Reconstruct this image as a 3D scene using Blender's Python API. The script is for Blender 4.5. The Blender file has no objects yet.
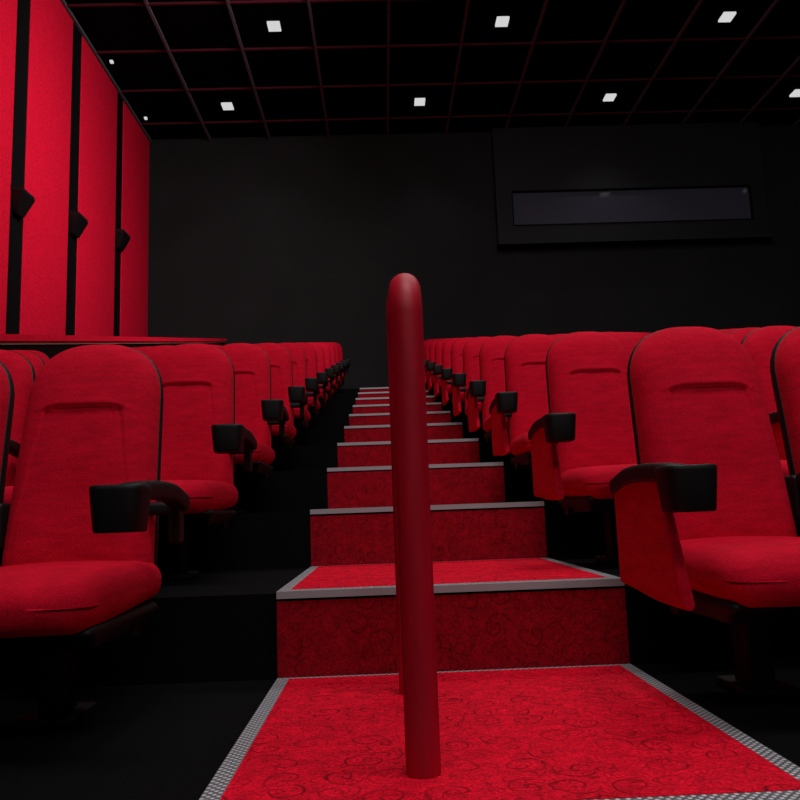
import bpy, math, random
import numpy as np
from mathutils import Matrix, Vector
S=bpy.context.scene
try:
    S.view_settings.view_transform='Standard'; S.view_settings.look='None'
except Exception: pass

# ------------------------------------------------------------ materials
def lin(c): 
    return tuple(((x/255)/12.92 if x/255<=.04045 else ((x/255+.055)/1.055)**2.4) for x in c)+(1,)
def newmat(name,col,rough=.6,spec=.3,metal=0):
    m=bpy.data.materials.new(name); m.use_nodes=True
    b=m.node_tree.nodes['Principled BSDF']
    b.inputs['Base Color'].default_value=lin(col); b.inputs['Roughness'].default_value=rough
    b.inputs['Specular IOR Level'].default_value=spec; b.inputs['Metallic'].default_value=metal
    return m,m.node_tree,b
def N(t,k,**kw):
    n=t.nodes.new(k)
    for a,v in kw.items(): setattr(n,a,v)
    return n
def coords(t,scale=(1,1,1),rot=(0,0,0)):
    tc=N(t,'ShaderNodeTexCoord'); mp=N(t,'ShaderNodeMapping')
    mp.inputs['Scale'].default_value=scale; mp.inputs['Rotation'].default_value=rot
    t.links.new(tc.outputs['Object'],mp.inputs['Vector']); return mp.outputs['Vector']
def ramp(t,src,p0,c0,p1,c1):
    r=N(t,'ShaderNodeValToRGB'); e=r.color_ramp.elements
    e[0].position=p0; e[0].color=c0; e[1].position=p1; e[1].color=c1
    t.links.new(src,r.inputs['Fac']); return r.outputs['Color']
def mult(t,a,b,f=1.0,mode='MULTIPLY'):
    m=N(t,'ShaderNodeMix',data_type='RGBA',blend_type=mode); m.inputs['Factor'].default_value=f
    for s,i in ((a,'A'),(b,'B')):
        sock=[x for x in m.inputs if x.name==i and x.type=='RGBA'][0]
        if isinstance(s,tuple): sock.default_value=s
        else: t.links.new(s,sock)
    return [x for x in m.outputs if x.type=='RGBA'][0]
def bump(t,b,src,strength,dist):
    n=N(t,'ShaderNodeBump'); n.inputs['Strength'].default_value=strength; n.inputs['Distance'].default_value=dist
    t.links.new(src,n.inputs['Height']); t.links.new(n.outputs['Normal'],b.inputs['Normal'])
def noise(t,v,scale,detail=3,rough=.5,dist=0):
    n=N(t,'ShaderNodeTexNoise'); n.inputs['Scale'].default_value=scale; n.inputs['Detail'].default_value=detail
    n.inputs['Roughness'].default_value=rough; n.inputs['Distortion'].default_value=dist
    t.links.new(v,n.inputs['Vector']); return n.outputs['Fac']
def M(t,op,a,b=None,c=None):
    n=N(t,'ShaderNodeMath',operation=op)
    for i,s in enumerate((a,b,c)):
        if s is None: continue
        if isinstance(s,(int,float)): n.inputs[i].default_value=s
        else: t.links.new(s,n.inputs[i])
    return n.outputs[0]
g=lambda v:(v,v,v,1)
def curls(t,v,scale,freq,width,rad,jit=True):
    """damask-like spiral curls: each voronoi cell carries one spiral vine"""
    vo=N(t,'ShaderNodeTexVoronoi',voronoi_dimensions='2D'); vo.inputs['Scale'].default_value=scale; vo.inputs['Randomness'].default_value=.75
    t.links.new(v,vo.inputs['Vector'])
    d=N(t,'ShaderNodeVectorMath',operation='SUBTRACT'); t.links.new(v,d.inputs[0]); t.links.new(vo.outputs['Position'],d.inputs[1])
    sx=N(t,'ShaderNodeSeparateXYZ'); t.links.new(d.outputs[0],sx.inputs[0])
    sc=N(t,'ShaderNodeSeparateColor'); t.links.new(vo.outputs['Color'],sc.inputs[0])
    ang=M(t,'ARCTAN2',sx.outputs[1],sx.outputs[0])
    hand=M(t,'SIGN',M(t,'SUBTRACT',sc.outputs[0],.5))
    ang=M(t,'MULTIPLY',ang,hand)
    dist=vo.outputs['Distance']
    a=M(t,'ADD',M(t,'MULTIPLY',dist,freq),ang); a=M(t,'ADD',a,M(t,'MULTIPLY',sc.outputs[1],6.28))
    s=M(t,'ABSOLUTE',M(t,'SINE',M(t,'MULTIPLY',a,.5)))
    line=ramp(t,s,width*.4,g(0),width,g(1))
    msk=ramp(t,dist,rad,g(0),rad+.06,g(1))
    return mult(t,line,msk,1,'LIGHTEN')

def carpet(name,col,plane,grain,dark):
    m,t,b=newmat(name,col,.85,.1)
    v=coords(t)
    if plane=='xz':
        sx=N(t,'ShaderNodeSeparateXYZ'); t.links.new(v,sx.inputs[0]); cb=N(t,'ShaderNodeCombineXYZ')
        t.links.new(sx.outputs[0],cb.inputs[0]); t.links.new(sx.outputs[2],cb.inputs[1]); v2=cb.outputs[0]
    else: v2=v
    w=N(t,'ShaderNodeTexNoise'); w.inputs['Scale'].default_value=10; t.links.new(v2,w.inputs['Vector'])
    ws=N(t,'ShaderNodeVectorMath',operation='SCALE'); ws.inputs['Scale'].default_value=.05; t.links.new(w.outputs['Color'],ws.inputs[0])
    wv=N(t,'ShaderNodeVectorMath',operation='ADD'); t.links.new(v2,wv.inputs[0]); t.links.new(ws.outputs[0],wv.inputs[1]); wv=wv.outputs[0]
    c1=curls(t,wv,9.5,20,.34,.42)
    c2=curls(t,wv,19,18,.36,.34)
    n1=noise(t,v2,10,1,.4,2.0); pp=M(t,'PINGPONG',n1,.07); stem=ramp(t,pp,.002,g(0),.009,g(1))
    pat=mult(t,mult(t,c1,mult(t,c2,g(.5),1,'LIGHTEN')),stem,1)
    n0=noise(t,v2,5,3,.6); patch=ramp(t,n0,.42,g(0),.66,g(.8))
    pat=mult(t,pat,patch,1,'LIGHTEN')
    pf=ramp(t,pat,0,g(dark),1,g(1))
    n2=noise(t,v,150,3,.7); f=ramp(t,n2,.32,g(1-grain),.68,g(1+grain*.5))
    n3=noise(t,v,24,4,.65); f3=ramp(t,n3,.3,g(.68),.7,g(1.15))
    c=mult(t,mult(t,mult(t,lin(col),pf),f),f3)
    t.links.new(c,b.inputs['Base Color']); bump(t,b,n2,.4,.003)
    return m
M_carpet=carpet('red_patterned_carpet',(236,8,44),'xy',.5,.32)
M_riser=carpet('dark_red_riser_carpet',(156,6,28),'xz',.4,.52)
M_floor,t,b=newmat('black_floor_carpet',(9,9,10),.9,.05)
n=noise(t,coords(t),130,3,.7); t.links.new(ramp(t,n,.3,lin((5,5,6)),.7,lin((15,15,16))),b.inputs['Base Color']); bump(t,b,n,.4,.003)
# diamond plate
M_plate,t,b=newmat('diamond_plate_metal',(150,152,158),.45,.4,.3)
v=coords(t)
def wavex(rot,sc):
    w=N(t,'ShaderNodeTexWave'); w.inputs['Scale'].default_value=sc
    mp=N(t,'ShaderNodeMapping'); mp.inputs['Rotation'].default_value=rot; t.links.new(v,mp.inputs['Vector']); t.links.new(mp.outputs['Vector'],w.inputs['Vector']); return w.outputs['Fac']
w1=wavex((0,0,math.radians(45)),24); w2=wavex((0,0,math.radians(-45)),24)
mm=M(t,'MULTIPLY',w1,w2)
t.links.new(ramp(t,mm,.1,lin((105,106,111)),.5,lin((216,217,222))),b.inputs['Base Color'])
bump(t,b,mm,.4,.002)
M_nose,_,_=newmat('metal_nosing',(160,161,165),.5,.4,.2)
# seat fabric
M_seat,t,b=newmat('red_seat_fabric',(205,16,40),.9,.08)
v=coords(t,(1,1,4)); n1=noise(t,v,14,4,.65); v2=coords(t,(1,1,1)); n2=noise(t,v2,300,2,.6)
c=mult(t,mult(t,lin((206,11,42)),ramp(t,n1,.3,g(.76),.7,g(1.08))),ramp(t,n2,.3,g(.70),.7,g(1.16)))
t.links.new(c,b.inputs['Base Color']); bump(t,b,n2,.5,.003)
b.inputs['Sheen Weight'].default_value=.06; b.inputs['Sheen Tint'].default_value=lin((255,60,90))
M_black,t,b=newmat('black_plastic',(10,10,11),.55,.25)
M_rail,t,b=newmat('red_handrail_wrap',(165,10,32),.5,.3)
v=coords(t,(1,1,.12)); n1=noise(t,v,30,3,.6)
t.links.new(mult(t,lin((178,6,36)),ramp(t,n1,.3,g(.75),.7,g(1.1))),b.inputs['Base Color'])
# wall fabric
M_wallred,t,b=newmat('red_damask_wall_fabric',(226,18,46),.8,.1)
v=coords(t)
sx=N(t,'ShaderNodeSeparateXYZ'); t.links.new(v,sx.inputs[0]); cb=N(t,'ShaderNodeCombineXYZ')
t.links.new(sx.outputs[1],cb.inputs[0]); t.links.new(sx.outputs[2],cb.inputs[1])
cp=curls(t,cb.outputs[0],5,18,.5,.5)
t.links.new(mult(t,lin((226,14,50)),ramp(t,cp,0,g(.80),1,g(1.0))),b.inputs['Base Color'])
M_wallblack,t,b=newmat('black_wall_paint',(30,30,31),.8,.15)
n1=noise(t,coords(t),1.2,3); t.links.new(mult(t,lin((30,30,31)),ramp(t,n1,.3,g(.85),.7,g(1.1))),b.inputs['Base Color'])
M_strip,_,_=newmat('black_strip',(8,8,9),.7,.1)
M_ceil,_,_=newmat('ceiling_black',(5,5,6),.9,.03)
M_grid,_,_=newmat('ceiling_grid_metal',(88,82,86),.6,.2)
M_grid2,_,_=newmat('ceiling_cross_bar',(78,24,36),.7,.1)
M_box,_,_=newmat('projection_booth_paint',(28,28,30),.7,.2)
M_glass,_,b=newmat('booth_glass',(68,68,80),.06,.5)
M_lamp,t,b=newmat('lamp_diffuser',(30,30,30),.5)
b.inputs['Emission Color'].default_value=(1,1,1,1); b.inputs['Emission Strength'].default_value=.64
M_cream,_,_=newmat('cream_trim',(190,160,140),.6,.2)

# ------------------------------------------------------------ mesh helpers
class MB:
    def __init__(s): s.v=[];s.f=[];s.m=[];s.sm=[]
    def add(s,v,f,mi=0,sm=False):
        o=len(s.v); s.v+= [tuple(map(float,p)) for p in v]
        for q in f: s.f.append(tuple(i+o for i in q)); s.m.append(mi); s.sm.append(sm)
    def box(s,a,b,mi=0):
        x0,y0,z0=a;x1,y1,z1=b
        v=[(x0,y0,z0),(x1,y0,z0),(x1,y1,z0),(x0,y1,z0),(x0,y0,z1),(x1,y0,z1),(x1,y1,z1),(x0,y1,z1)]
        s.add(v,[(0,3,2,1),(4,5,6,7),(0,1,5,4),(1,2,6,5),(2,3,7,6),(3,0,4,7)],mi)
    def rbox(s,c,h,r,mi=0,n=(6,6,6),k=3,fn=None):
        c=np.array(c,float);h=np.array(h,float); r=min(r,min(h)*.999)
        ax=[]
        for i in range(3):
            inn=h[i]-r; L=list(np.linspace(-inn,inn,n[i]+1)); co=[inn+r*math.tan(math.radians(45*j/k)) for j in range(1,k+1)]
            ax.append([-x for x in co[::-1]]+L+co)
        idx={};V=[]
        def vid(p):
            key=tuple(round(x,6) for x in p)
            if key not in idx:
                idx[key]=len(V); q=np.array(p); inner=np.clip(q,-(h-r),h-r); d=q-inner; l=np.linalg.norm(d)
                V.append(inner+(d/l*r if l>1e-9 else 0))
            return idx[key]
        F=[]
        for a in range(3):
            b_,c_=(a+1)%3,(a+2)%3
            for sg in (-1,1):
                for i in range(len(ax[b_])-1):
                    for j in range(len(ax[c_])-1):
                        ids=[]
                        for (ii,jj) in ((i,j),(i+1,j),(i+1,j+1),(i,j+1)):
                            p=[0,0,0]; p[a]=sg*h[a]; p[b_]=ax[b_][ii]; p[c_]=ax[c_][jj]; ids.append(vid(p))
                        F.append(tuple(ids) if sg>0 else tuple(ids[::-1]))
        V=np.array(V)
        if fn is not None: V=fn(V)
        s.add(V+c,F,mi,True)
    def loft(s,rings,mi=0,cap=True,sm=True):
        n=len(rings[0]); V=[p for r in rings for p in r]; F=[]
        for i in range(len(rings)-1):
            for j in range(n):
                F.append((i*n+j,i*n+(j+1)%n,(i+1)*n+(j+1)%n,(i+1)*n+j))
        s.add(V,F,mi,sm)
        if cap:
            s.add(rings[0],[tuple(range(n))[::-1]],mi,False); s.add(rings[-1],[tuple(range(n))],mi,False)
    def mesh(s,name,mats):
        me=bpy.data.meshes.new(name); me.from_pydata(s.v,[],s.f)
        for m in mats: me.materials.append(m)
        me.polygons.foreach_set('material_index',s.m); me.polygons.foreach_set('use_smooth',s.sm); me.update()
        return me
    def obj(s,name,mats,parent=None):
        o=bpy.data.objects.new(name,s.mesh(name,mats)); S.collection.objects.link(o)
        if parent: o.parent=parent
        return o
def empty(name):
    e=bpy.data.objects.new(name,None); S.collection.objects.link(e); return e

# ------------------------------------------------------------ dimensions (metres)
RUN,RISE,Y0=1.185,.261,.168
XL,XR=-.346,.754
YR=lambda n:n*RUN+Y0
YB=15.09; ZC=.494+7.6; XW=-4.50; XE=12.6; T=1.2
NTOP=11
# ------------------------------------------------------------ floor (stepped auditorium)
fb=MB()
for n in range(-3,NTOP+1):
    y0=YR(n)+.012; y1=(YR(n+1)+.012) if n<NTOP else YB
    z=(n-1)*RISE-.006
    fb.box((XW,y0,-2.0),(XE,y1,z))
fb.obj('floor',[M_floor])
# ------------------------------------------------------------ aisle stairs
st=empty('aisle_stairs')
ca,ri,pl=MB(),MB(),MB()
SW=.038; NS=.058
for n in range(-1,NTOP+1):
    y0=YR(n); y1=YR(n+1) if n<NTOP else YB-.05
    z=(n-1)*RISE
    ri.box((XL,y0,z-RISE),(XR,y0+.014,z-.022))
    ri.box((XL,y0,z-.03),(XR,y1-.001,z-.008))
    ca.box((XL+SW,y0+NS,z-.008),(XR-SW,y1-.022,z+.001))
    pl.box((XL,y0-.0045,z-.022),(XR,y0+.004,z+.0005),1)
    pl.box((XL,y0-.003,z-.02),(XR,y0+NS,z))
    pl.box((XL-.001,y0+NS,z-.012),(XL+SW,y1-.001,z)); pl.box((XR-SW,y0+NS,z-.012),(XR+.001,y1-.001,z))
    pl.box((XL+SW,y1-.022,z-.008),(XR-SW,y1-.001,z))
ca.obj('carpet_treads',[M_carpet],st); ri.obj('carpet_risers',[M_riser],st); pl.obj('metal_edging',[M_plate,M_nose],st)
# ------------------------------------------------------------ handrail hoop
def tube(path,r,mb,mi=0,n=28):
    P=[Vector(p) for p in path]; rings=[]
    for i,p in enumerate(P):
        d=(P[min(i+1,len(P)-1)]-P[max(i-1,0)]).normalized()
        x=Vector((1,0,0)); y=d.cross(x).normalized()
        rings.append([tuple(p+x*r*math.cos(2*math.pi*j/n)+y*r*math.sin(2*math.pi*j/n)) for j in range(n)])
    mb.loft(rings,mi)
def fillet(a,b,c,r,k=10):
    a,b,c=Vector(a),Vector(b),Vector(c); u=(a-b).normalized();w=(c-b).normalized(); ang=u.angle(w)
    t=r/math.tan(ang/2); p0=b+u*t;p1=b+w*t; cen=b+(u+w).normalized()*(r/math.sin(ang/2))
    out=[]
    for i in range(k+1):
        q=p0.lerp(p1,i/k)-cen; out.append(cen+q.normalized()*r)
    return out
def hoop(name,X,ya,yb,z0,za,zb):
    h=MB(); r=.0335
    A=(X,ya,z0);B=(X,ya,za);C=(X,yb,zb);D=(X,yb,z0)
    path=[Vector(A)]+[Vector((X,ya,z0+(za-.1-z0)*i/8)) for i in range(1,8)]+fillet(A,B,C,.075)+fillet(B,C,D,.075)+[Vector(D)]
    tube(path,r,h)
    o=h.obj(name,[M_rail]); return o
hoop('aisle_handrail',.059,1.580,2.26,.001,.957,1.100)

# ------------------------------------------------------------ cinema chair
def sm(a,b,x):
    t=np.clip((x-a)/(b-a),0,1); return t*t*(3-2*t)
ZT,ZB=1.050,.31
def hw(z,ex=0):
    w=.186+.024*(1-np.clip((z-ZB)/(ZT-ZB),0,1))+ex
    zc=ZT-.18; q=np.clip((z-zc)/(ZT+ex-zc),0,1)
    return w*(1-q**2.4)**(1/2.4)
def tilt(z): 
    s=(z-ZB)/(ZT-ZB); return -.03+.135*s+.03*s*s
def chair(arms,bigseat=0):
    mb=MB()
    # back cushion
    Nu,Nv=84,130
    th=np.linspace(-math.pi/2,math.pi/2,Nu); U=np.sin(th)*.35+ (th/(math.pi/2))*.65
    ph=np.linspace(-math.pi/2,math.pi/2,Nv); Q=np.sin(ph)*.4+(ph/(math.pi/2))*.6
    V=[];F=[]; SZ=.836
    for q in Q:
        z=(ZT+ZB)/2+q*(ZT-ZB)/2; w=float(hw(np.array(z)))
        for u in U:
            x=u*w; d=.105*(max(0,1-abs(u)**4.0))**.36*(max(0,1-abs(q)**7))**.4
            d+=.018*(1-u*u)*(1-abs(q))
            zs=SZ-.10*max(0,abs(x)-.07)*1.5
            fade=math.exp(-max(0,zs-z)/.34)
            xs=.104+(SZ-z)*.15
            dz=zs-z; dx=xs-abs(x)
            inside=float(sm(-.004,.014,np.array(min(dx,dz))))
            d-=.007*inside*fade
            if abs(x)<.118: d-=.0105*math.exp(-(dz/.0055)**2)*float(sm(.118,.096,np.array(abs(x))))
            if dz>0: d-=.007*math.exp(-(dx/.006)**2)*fade
            if dz<0: d+=.009*math.exp(dz/.05)*max(0,1-(abs(x)/.15)**2)
            d-=.018*max(0,math.cos(min(abs(x)/.15,1)*math.pi/2))*min(1,max(0,dz/.25))
            V.append((x,tilt(z)-d,z))
    for j in range(Nv-1):
        for i in range(Nu-1):
            a=j*Nu+i; F.append((a,a+1,a+Nu+1,a+Nu))
    mb.add(V,F,0,True)
    # black back shell
    rings=[]
    for q in np.sin(np.linspace(-math.pi/2,math.pi/2,28)):
        z=(ZT+ZB)/2+.0+q*((ZT-ZB)/2+.003); w=float(hw(np.array(min(z,ZT+.0029)),.003))+.0005
        w=max(w,.002); t0=tilt(z); tk=.065*(max(0,1-abs(q)**4))**.5+.003
        ring=[]
        for a in np.linspace(0,2*math.pi,40,endpoint=False):
            cx,sy=math.cos(a),math.sin(a)
            x=w*math.copysign(abs(cx)**.45,cx); y=t0+ (tk if sy>0 else .010)*math.copysign(abs(sy)**.6,sy)
            ring.append((x,y,z))
        rings.append(ring)
    mb.loft(rings,1)
    # seat cushion
    def fs(P):
        x,y,z=P[:,0].copy(),P[:,1].copy(),P[:,2].copy()
        top=(z>0)
        z=z+ np.where(top,.010*(1-(x/.21)**2)*1.0,0)
        z=z-.010*sm(.05,-.27,y)*1.0
        z=z-np.where(top,.016*sm(-.17,-.285,y),0)
        z=z+np.where(~top,.010*sm(.0,.25,y),0)
        yy=y-.015*(1-(x/.22)**2)*(y<0)*(-y/.29)
        # outer seat wing widens towards the aisle end
        xx=x*(1-.04*sm(-.1,-.29,y)); 
        if bigseat: xx=xx+np.where(x*bigseat>0,.018*bigseat*np.clip(abs(x)/.2,0,1)**3,0)
        return np.stack([xx,yy,z],1)
    mb.rbox((0,-.270,.331),(.213,.285,.060),.052,0,(14,16,2),7,fs)
    # black seat pan
    def fp(P):
        P=P.copy(); lo=P[:,2]<0; P[lo,0]*=.9; P[lo,1]=P[lo,1]*.85+.03
        if bigseat: P[:,0]+=np.where(P[:,0]*bigseat>0,.015*bigseat,0)
        return P
    mb.rbox((0,-.262,.246),(.205,.258,.032),.02,1,(4,4,1),3,fp)
    def arm(X,panel,end):
        sx=-1 if X<0 else 1
        def fpn(P):
            P=P.copy(); f=sm(.05,-.24,P[:,1]); zt=(P[:,2]+.155)/.31
            P[:,1]+=f*zt*.13; P[:,2]+=np.where(P[:,2]<0,.02*sm(-.1,.25,P[:,1]),0); return P
        if panel: mb.rbox((X+.004*sx,-.325,.415),(.014,.240,.150),.013,0,(1,10,10),4,fpn)
        def fa(P):
            P=P.copy(); y=P[:,1]; P[:,2]+=.010*(1-((y)/.2)**2)-.014*sm(.08,.24,y); return P
        mb.rbox((X,-.31,.566),(.027,.235,.023),.014,1,(2,14,2),4,fa)
        mb.rbox((X-sx*.02,-.05,.50),(.015,.035,.065),.012,1,(1,1,4),3)
        if end: mb.rbox((X-sx*.06,-.03,.535),(.06,.022,.018),.012,1,(2,1,1),3)
        cy=-.585; rings=[]
        prof=[(.043,.482),(.048,.479),(.050,.485),(.054,.53),(.057,.568),(.057,.576),(.054,.579),(.046,.579),(.042,.574),(.039,.55),(.034,.51),(.0,.508)]
        for rr,z in prof:
            ring=[]
            for a in np.linspace(0,2*math.pi,36,endpoint=False):
                c_,s_=math.cos(a),math.sin(a); e=.5 if rr>.0425 else .9
                ring.append((X+rr*math.copysign(abs(c_)**e,c_), cy+rr*1.02*math.copysign(abs(s_)**e,s_), z))
            rings.append(ring)
        mb.loft(rings,1,cap=False)
        mb.add(rings[0],[tuple(range(36))[::-1]],1)
    for X,p,e in arms: arm(X,p,e)
    # pedestal
    mb.rbox((0,-.15,.120),(.035,.05,.115),.012,1,(1,1,3),2)
    mb.rbox((0,-.15,.012),(.07,.09,.012),.008,1,(1,1,1),2)
    mb.box((-.2,-.18,.205),(.2,-.12,.23),1)
    return mb
PI=.457
mats=[M_seat,M_black]
meRe=chair([(-.305,True,True),(PI/2,True,False)]).mesh('chair_mesh_right_end',mats)
meRi=chair([(PI/2,True,False)]).mesh('chair_mesh_right',mats)
meLe=chair([(.297,False,True),(-PI/2,False,False)],1).mesh('chair_mesh_left_end',mats)
meLi=chair([(-PI/2,False,False)]).mesh('chair_mesh_left',mats)
def put(me,x,y,z):
    o=bpy.data.objects.new('cinema_chair',me); S.collection.objects.link(o); o.location=(x,y,z)
for k in range(0,NTOP):
    d=2.30+RUN*k; z=RISE*k-.006
    nr=min(22,int((d*.56-.4)/PI)+3)
    for j in range(nr): put(meRe if j==0 else meRi,.968+PI*j,d,z)
    for j in range(5): put(meLe if j==0 else meLi,-.862-PI*j,d,z)

# ------------------------------------------------------------ left half wall with red cap
hwl=empty('aisle_partition')
X=-3.03
def sl(mb,x0,x1,dz0,dz1,y0,y1):
    zf=lambda y:.494+.2203*y
    v=[]
    for y in (y0,y1):
        for x,dz in ((x0,dz0),(x1,dz0),(x1,dz1),(x0,dz1)): v.append((x,y,zf(y)+dz))
    mb.add(v,[(0,1,2,3),(7,6,5,4),(0,4,5,1),(1,5,6,2),(2,6,7,3),(3,7,4,0)])
a=MB(); sl(a,X-.04,X+.04,-1.6,.070,3.0,YB-.01); a.obj('panel',[M_strip],hwl)
a=MB(); sl(a,X-.07,X+.07,.100,.155,3.0,YB-.01); a.obj('red_cap',[M_wallred],hwl)
a=MB(); sl(a,X-.05,X+.050,.070,.100,3.0,YB-.01); a.obj('cream_trim_line',[M_cream],hwl)

# ------------------------------------------------------------ walls
a=MB(); a.box((XW-.3,YB,-2),(XE+.3,YB+.2,ZC+.3)); a.obj('wall_back',[M_wallblack])
a=MB(); a.box((XE,-3.4,-2),(XE+.2,YB,ZC+.3)); a.obj('wall_right',[M_wallblack])
a=MB(); a.box((XW-.2,-3.4,-2),(XW-.005,YB,ZC+.3)); a.obj('wall_left',[M_strip])
fe=[8.07*T,9.508*T,11.165*T]
pan=MB()
edges=[(fe[0]+.06,fe[1]-.27),(fe[1]+.10,fe[2]-.25),(fe[2]+.09,YB-.02),(fe[0]-1.95,fe[0]-.32),(fe[0]-3.9,fe[0]-2.26),(fe[0]-5.9,fe[0]-4.2),(fe[0]-7.9,fe[0]-6.2)]
for y0,y1 in edges:
    pan.rbox((XW-.01,(y0+y1)/2,3.0+2.4),(.018,(y1-y0)/2,2.68),.008,0,(1,2,2),2)
    pan.box((XW-.015,y0+.01,.3),(XW+.006,y1-.01,2.75))
pan.obj('fabric_wall_panels',[M_wallred])
def spk(y,z):
    m=MB(); hz=.155
    v=[]
    for zz,dx,hy in ((hz,.15,.175),(hz-.05,.16,.175),(-hz,.06,.09)):
        v.append([(XW+.001,y-hy,z+zz),(XW+dx,y-hy,z+zz-.02),(XW+dx,y+hy,z+zz-.02),(XW+.001,y+hy,z+zz)])
    m.loft(v[::-1],0,True,False)
    m.obj('wall_speaker',[M_black])
for y,z in ((fe[0]-.16,4.52),(fe[1]-.08,4.91),(fe[2]-.08,5.38),(fe[0]-2.1,4.1)): spk(y,z)

# ------------------------------------------------------------ ceiling
a=MB(); a.box((XW-.2,-3.4,ZC+.045),(XE+.2,YB+.1,ZC+.3)); a.obj('ceiling',[M_ceil])
a=MB()
xt,yt=-1.234,9.523
for i in range(-3,13):
    x=(xt-.5+i)*T
    if XW<x<XE: a.box((x-.02,-3.3,ZC-.01),(x+.02,YB-.005,ZC+.046))
for j in range(-11,4):
    y=(yt-.5+j)*T
    if y<YB: a.box((XW-.004,y-.016,ZC+.012),(XE,y+.016,ZC+.046),1)
a.obj('ceiling_grid',[M_grid,M_grid2])
def lamp(x,y,hx,hy):
    m=MB(); m.box((x-hx,y-hy,ZC+.01),(x+hx,y+hy,ZC+.046)); m.obj('ceiling_downlight',[M_lamp])
for r,(yy,off) in enumerate(((yt,0),(yt+2,-1),(yt-2,-1),(yt-4,0),(yt-6,-1))):
    for i in range(-1,5):
        x=(xt+off+3*i)*T
        if x>XW+.3 and x<XE: lamp(x,yy*T,.098,.110)
for y in (12.3,14.2,10.4): lamp(-4.31,y,.024,.030)

# ------------------------------------------------------------ projection booth window
pb=empty('projection_booth_window')
a=MB(); F0=14.87
x0,x1,z0,z1=2.43,7.86,.494+5.17,ZC+.0
wx0,wx1,wz0,wz1=2.74,7.56,.494+5.53,.494+6.26
for A,B in (((x0,F0,z0),(wx0,YB,z1)),((wx1,F0,z0),(x1,YB,z1)),((wx0,F0,wz1),(wx1,YB,z1)),((wx0,F0,z0),(wx1,YB,wz0))): a.box(A,B)
a.box((x0-.01,F0-.10,z0-.04),(x1+.02,YB,z0+.04))
a.obj('booth_housing',[M_box],pb)
a=MB()
for A,B in (((wx0,F0-.02,wz1-.02),(wx1,F0+.1,wz1)),((wx0,F0-.02,wz0),(wx1,F0+.1,wz0+.02)),((wx0,F0-.02,wz0),(wx0+.02,F0+.1,wz1)),((wx1-.02,F0-.02,wz0),(wx1,F0+.1,wz1))): a.box(A,B)
a.obj('window_frame',[M_strip],pb)
a=MB(); a.box((wx0,F0+.06,wz0),(wx1,F0+.08,wz1)); a.obj('window_1',[M_glass],pb)

# ------------------------------------------------------------ lights
def area(name,loc,tgt,size,power,col=(1,.96,.95),spread=180):
    l=bpy.data.lights.new(name,'AREA'); l.shape='RECTANGLE'; l.size,l.size_y=size; l.energy=power; l.color=col; l.spread=math.radians(spread)
    o=bpy.data.objects.new(name,l); S.collection.objects.link(o); o.location=loc
    o.rotation_euler=(Vector(tgt)-Vector(loc)).to_track_quat('-Z','Y').to_euler(); return o
area('overhead_fill',(1.0,1.0,7.8),(1.0,3.5,0),(4,1.5),285)  # added fill above the near rows, out of frame, no fixture there
area('overhead_fill',(2.5,7.0,7.9),(2.5,7.5,0),(6,1.5),165)  # second added overhead fill, unseen, for the middle rows
area('front_fill',(1.0,-3.0,5.6),(1.5,8.0,2.2),(5,1.2),120)  # added frontal fill from behind the camera, aimed at the seats
area('left_wall_fill',(.5,8.0,7.2),(-4.5,11.5,4.5),(1.2,1.2),92,spread=110)  # added fill to brighten the left wall panels, no visible source
for x,y in ((-2.2,13.9),(1.0,13.9),(4.6,13.9)):
    l=bpy.data.lights.new('downlight_spot','SPOT'); l.energy=32; l.spot_size=math.radians(110); l.spot_blend=1; l.shadow_soft_size=.1
    o=bpy.data.objects.new('downlight_spot',l); S.collection.objects.link(o); o.location=(x,y,ZC-.1)
w=bpy.data.worlds.new('World'); S.world=w; w.use_nodes=True
w.node_tree.nodes['Background'].inputs[0].default_value=(.9,.92,1,1); w.node_tree.nodes['Background'].inputs[1].default_value=.05

# ------------------------------------------------------------ camera
f,pi,ya,ro,h=786,.142,-.025,.036,.494
c_,s_=math.cos(ya),math.sin(ya)
R=Vector((c_,s_,0)); Fw=Vector((-s_,c_,0)); Z=Vector((0,0,1))
Fd=Fw*math.cos(pi)+Z*math.sin(pi); U=-Fw*math.sin(pi)+Z*math.cos(pi)
R2=R*math.cos(ro)-U*math.sin(ro); U2=R*math.sin(ro)+U*math.cos(ro)
cam=bpy.data.cameras.new('Camera'); cam.lens=36*f/800; cam.sensor_width=36; cam.clip_start=.02
co=bpy.data.objects.new('Camera',cam); S.collection.objects.link(co)
Mx=Matrix((R2,U2,-Fd)).transposed().to_4x4(); Mx.translation=Vector((0,0,h)); co.matrix_world=Mx
S.camera=co
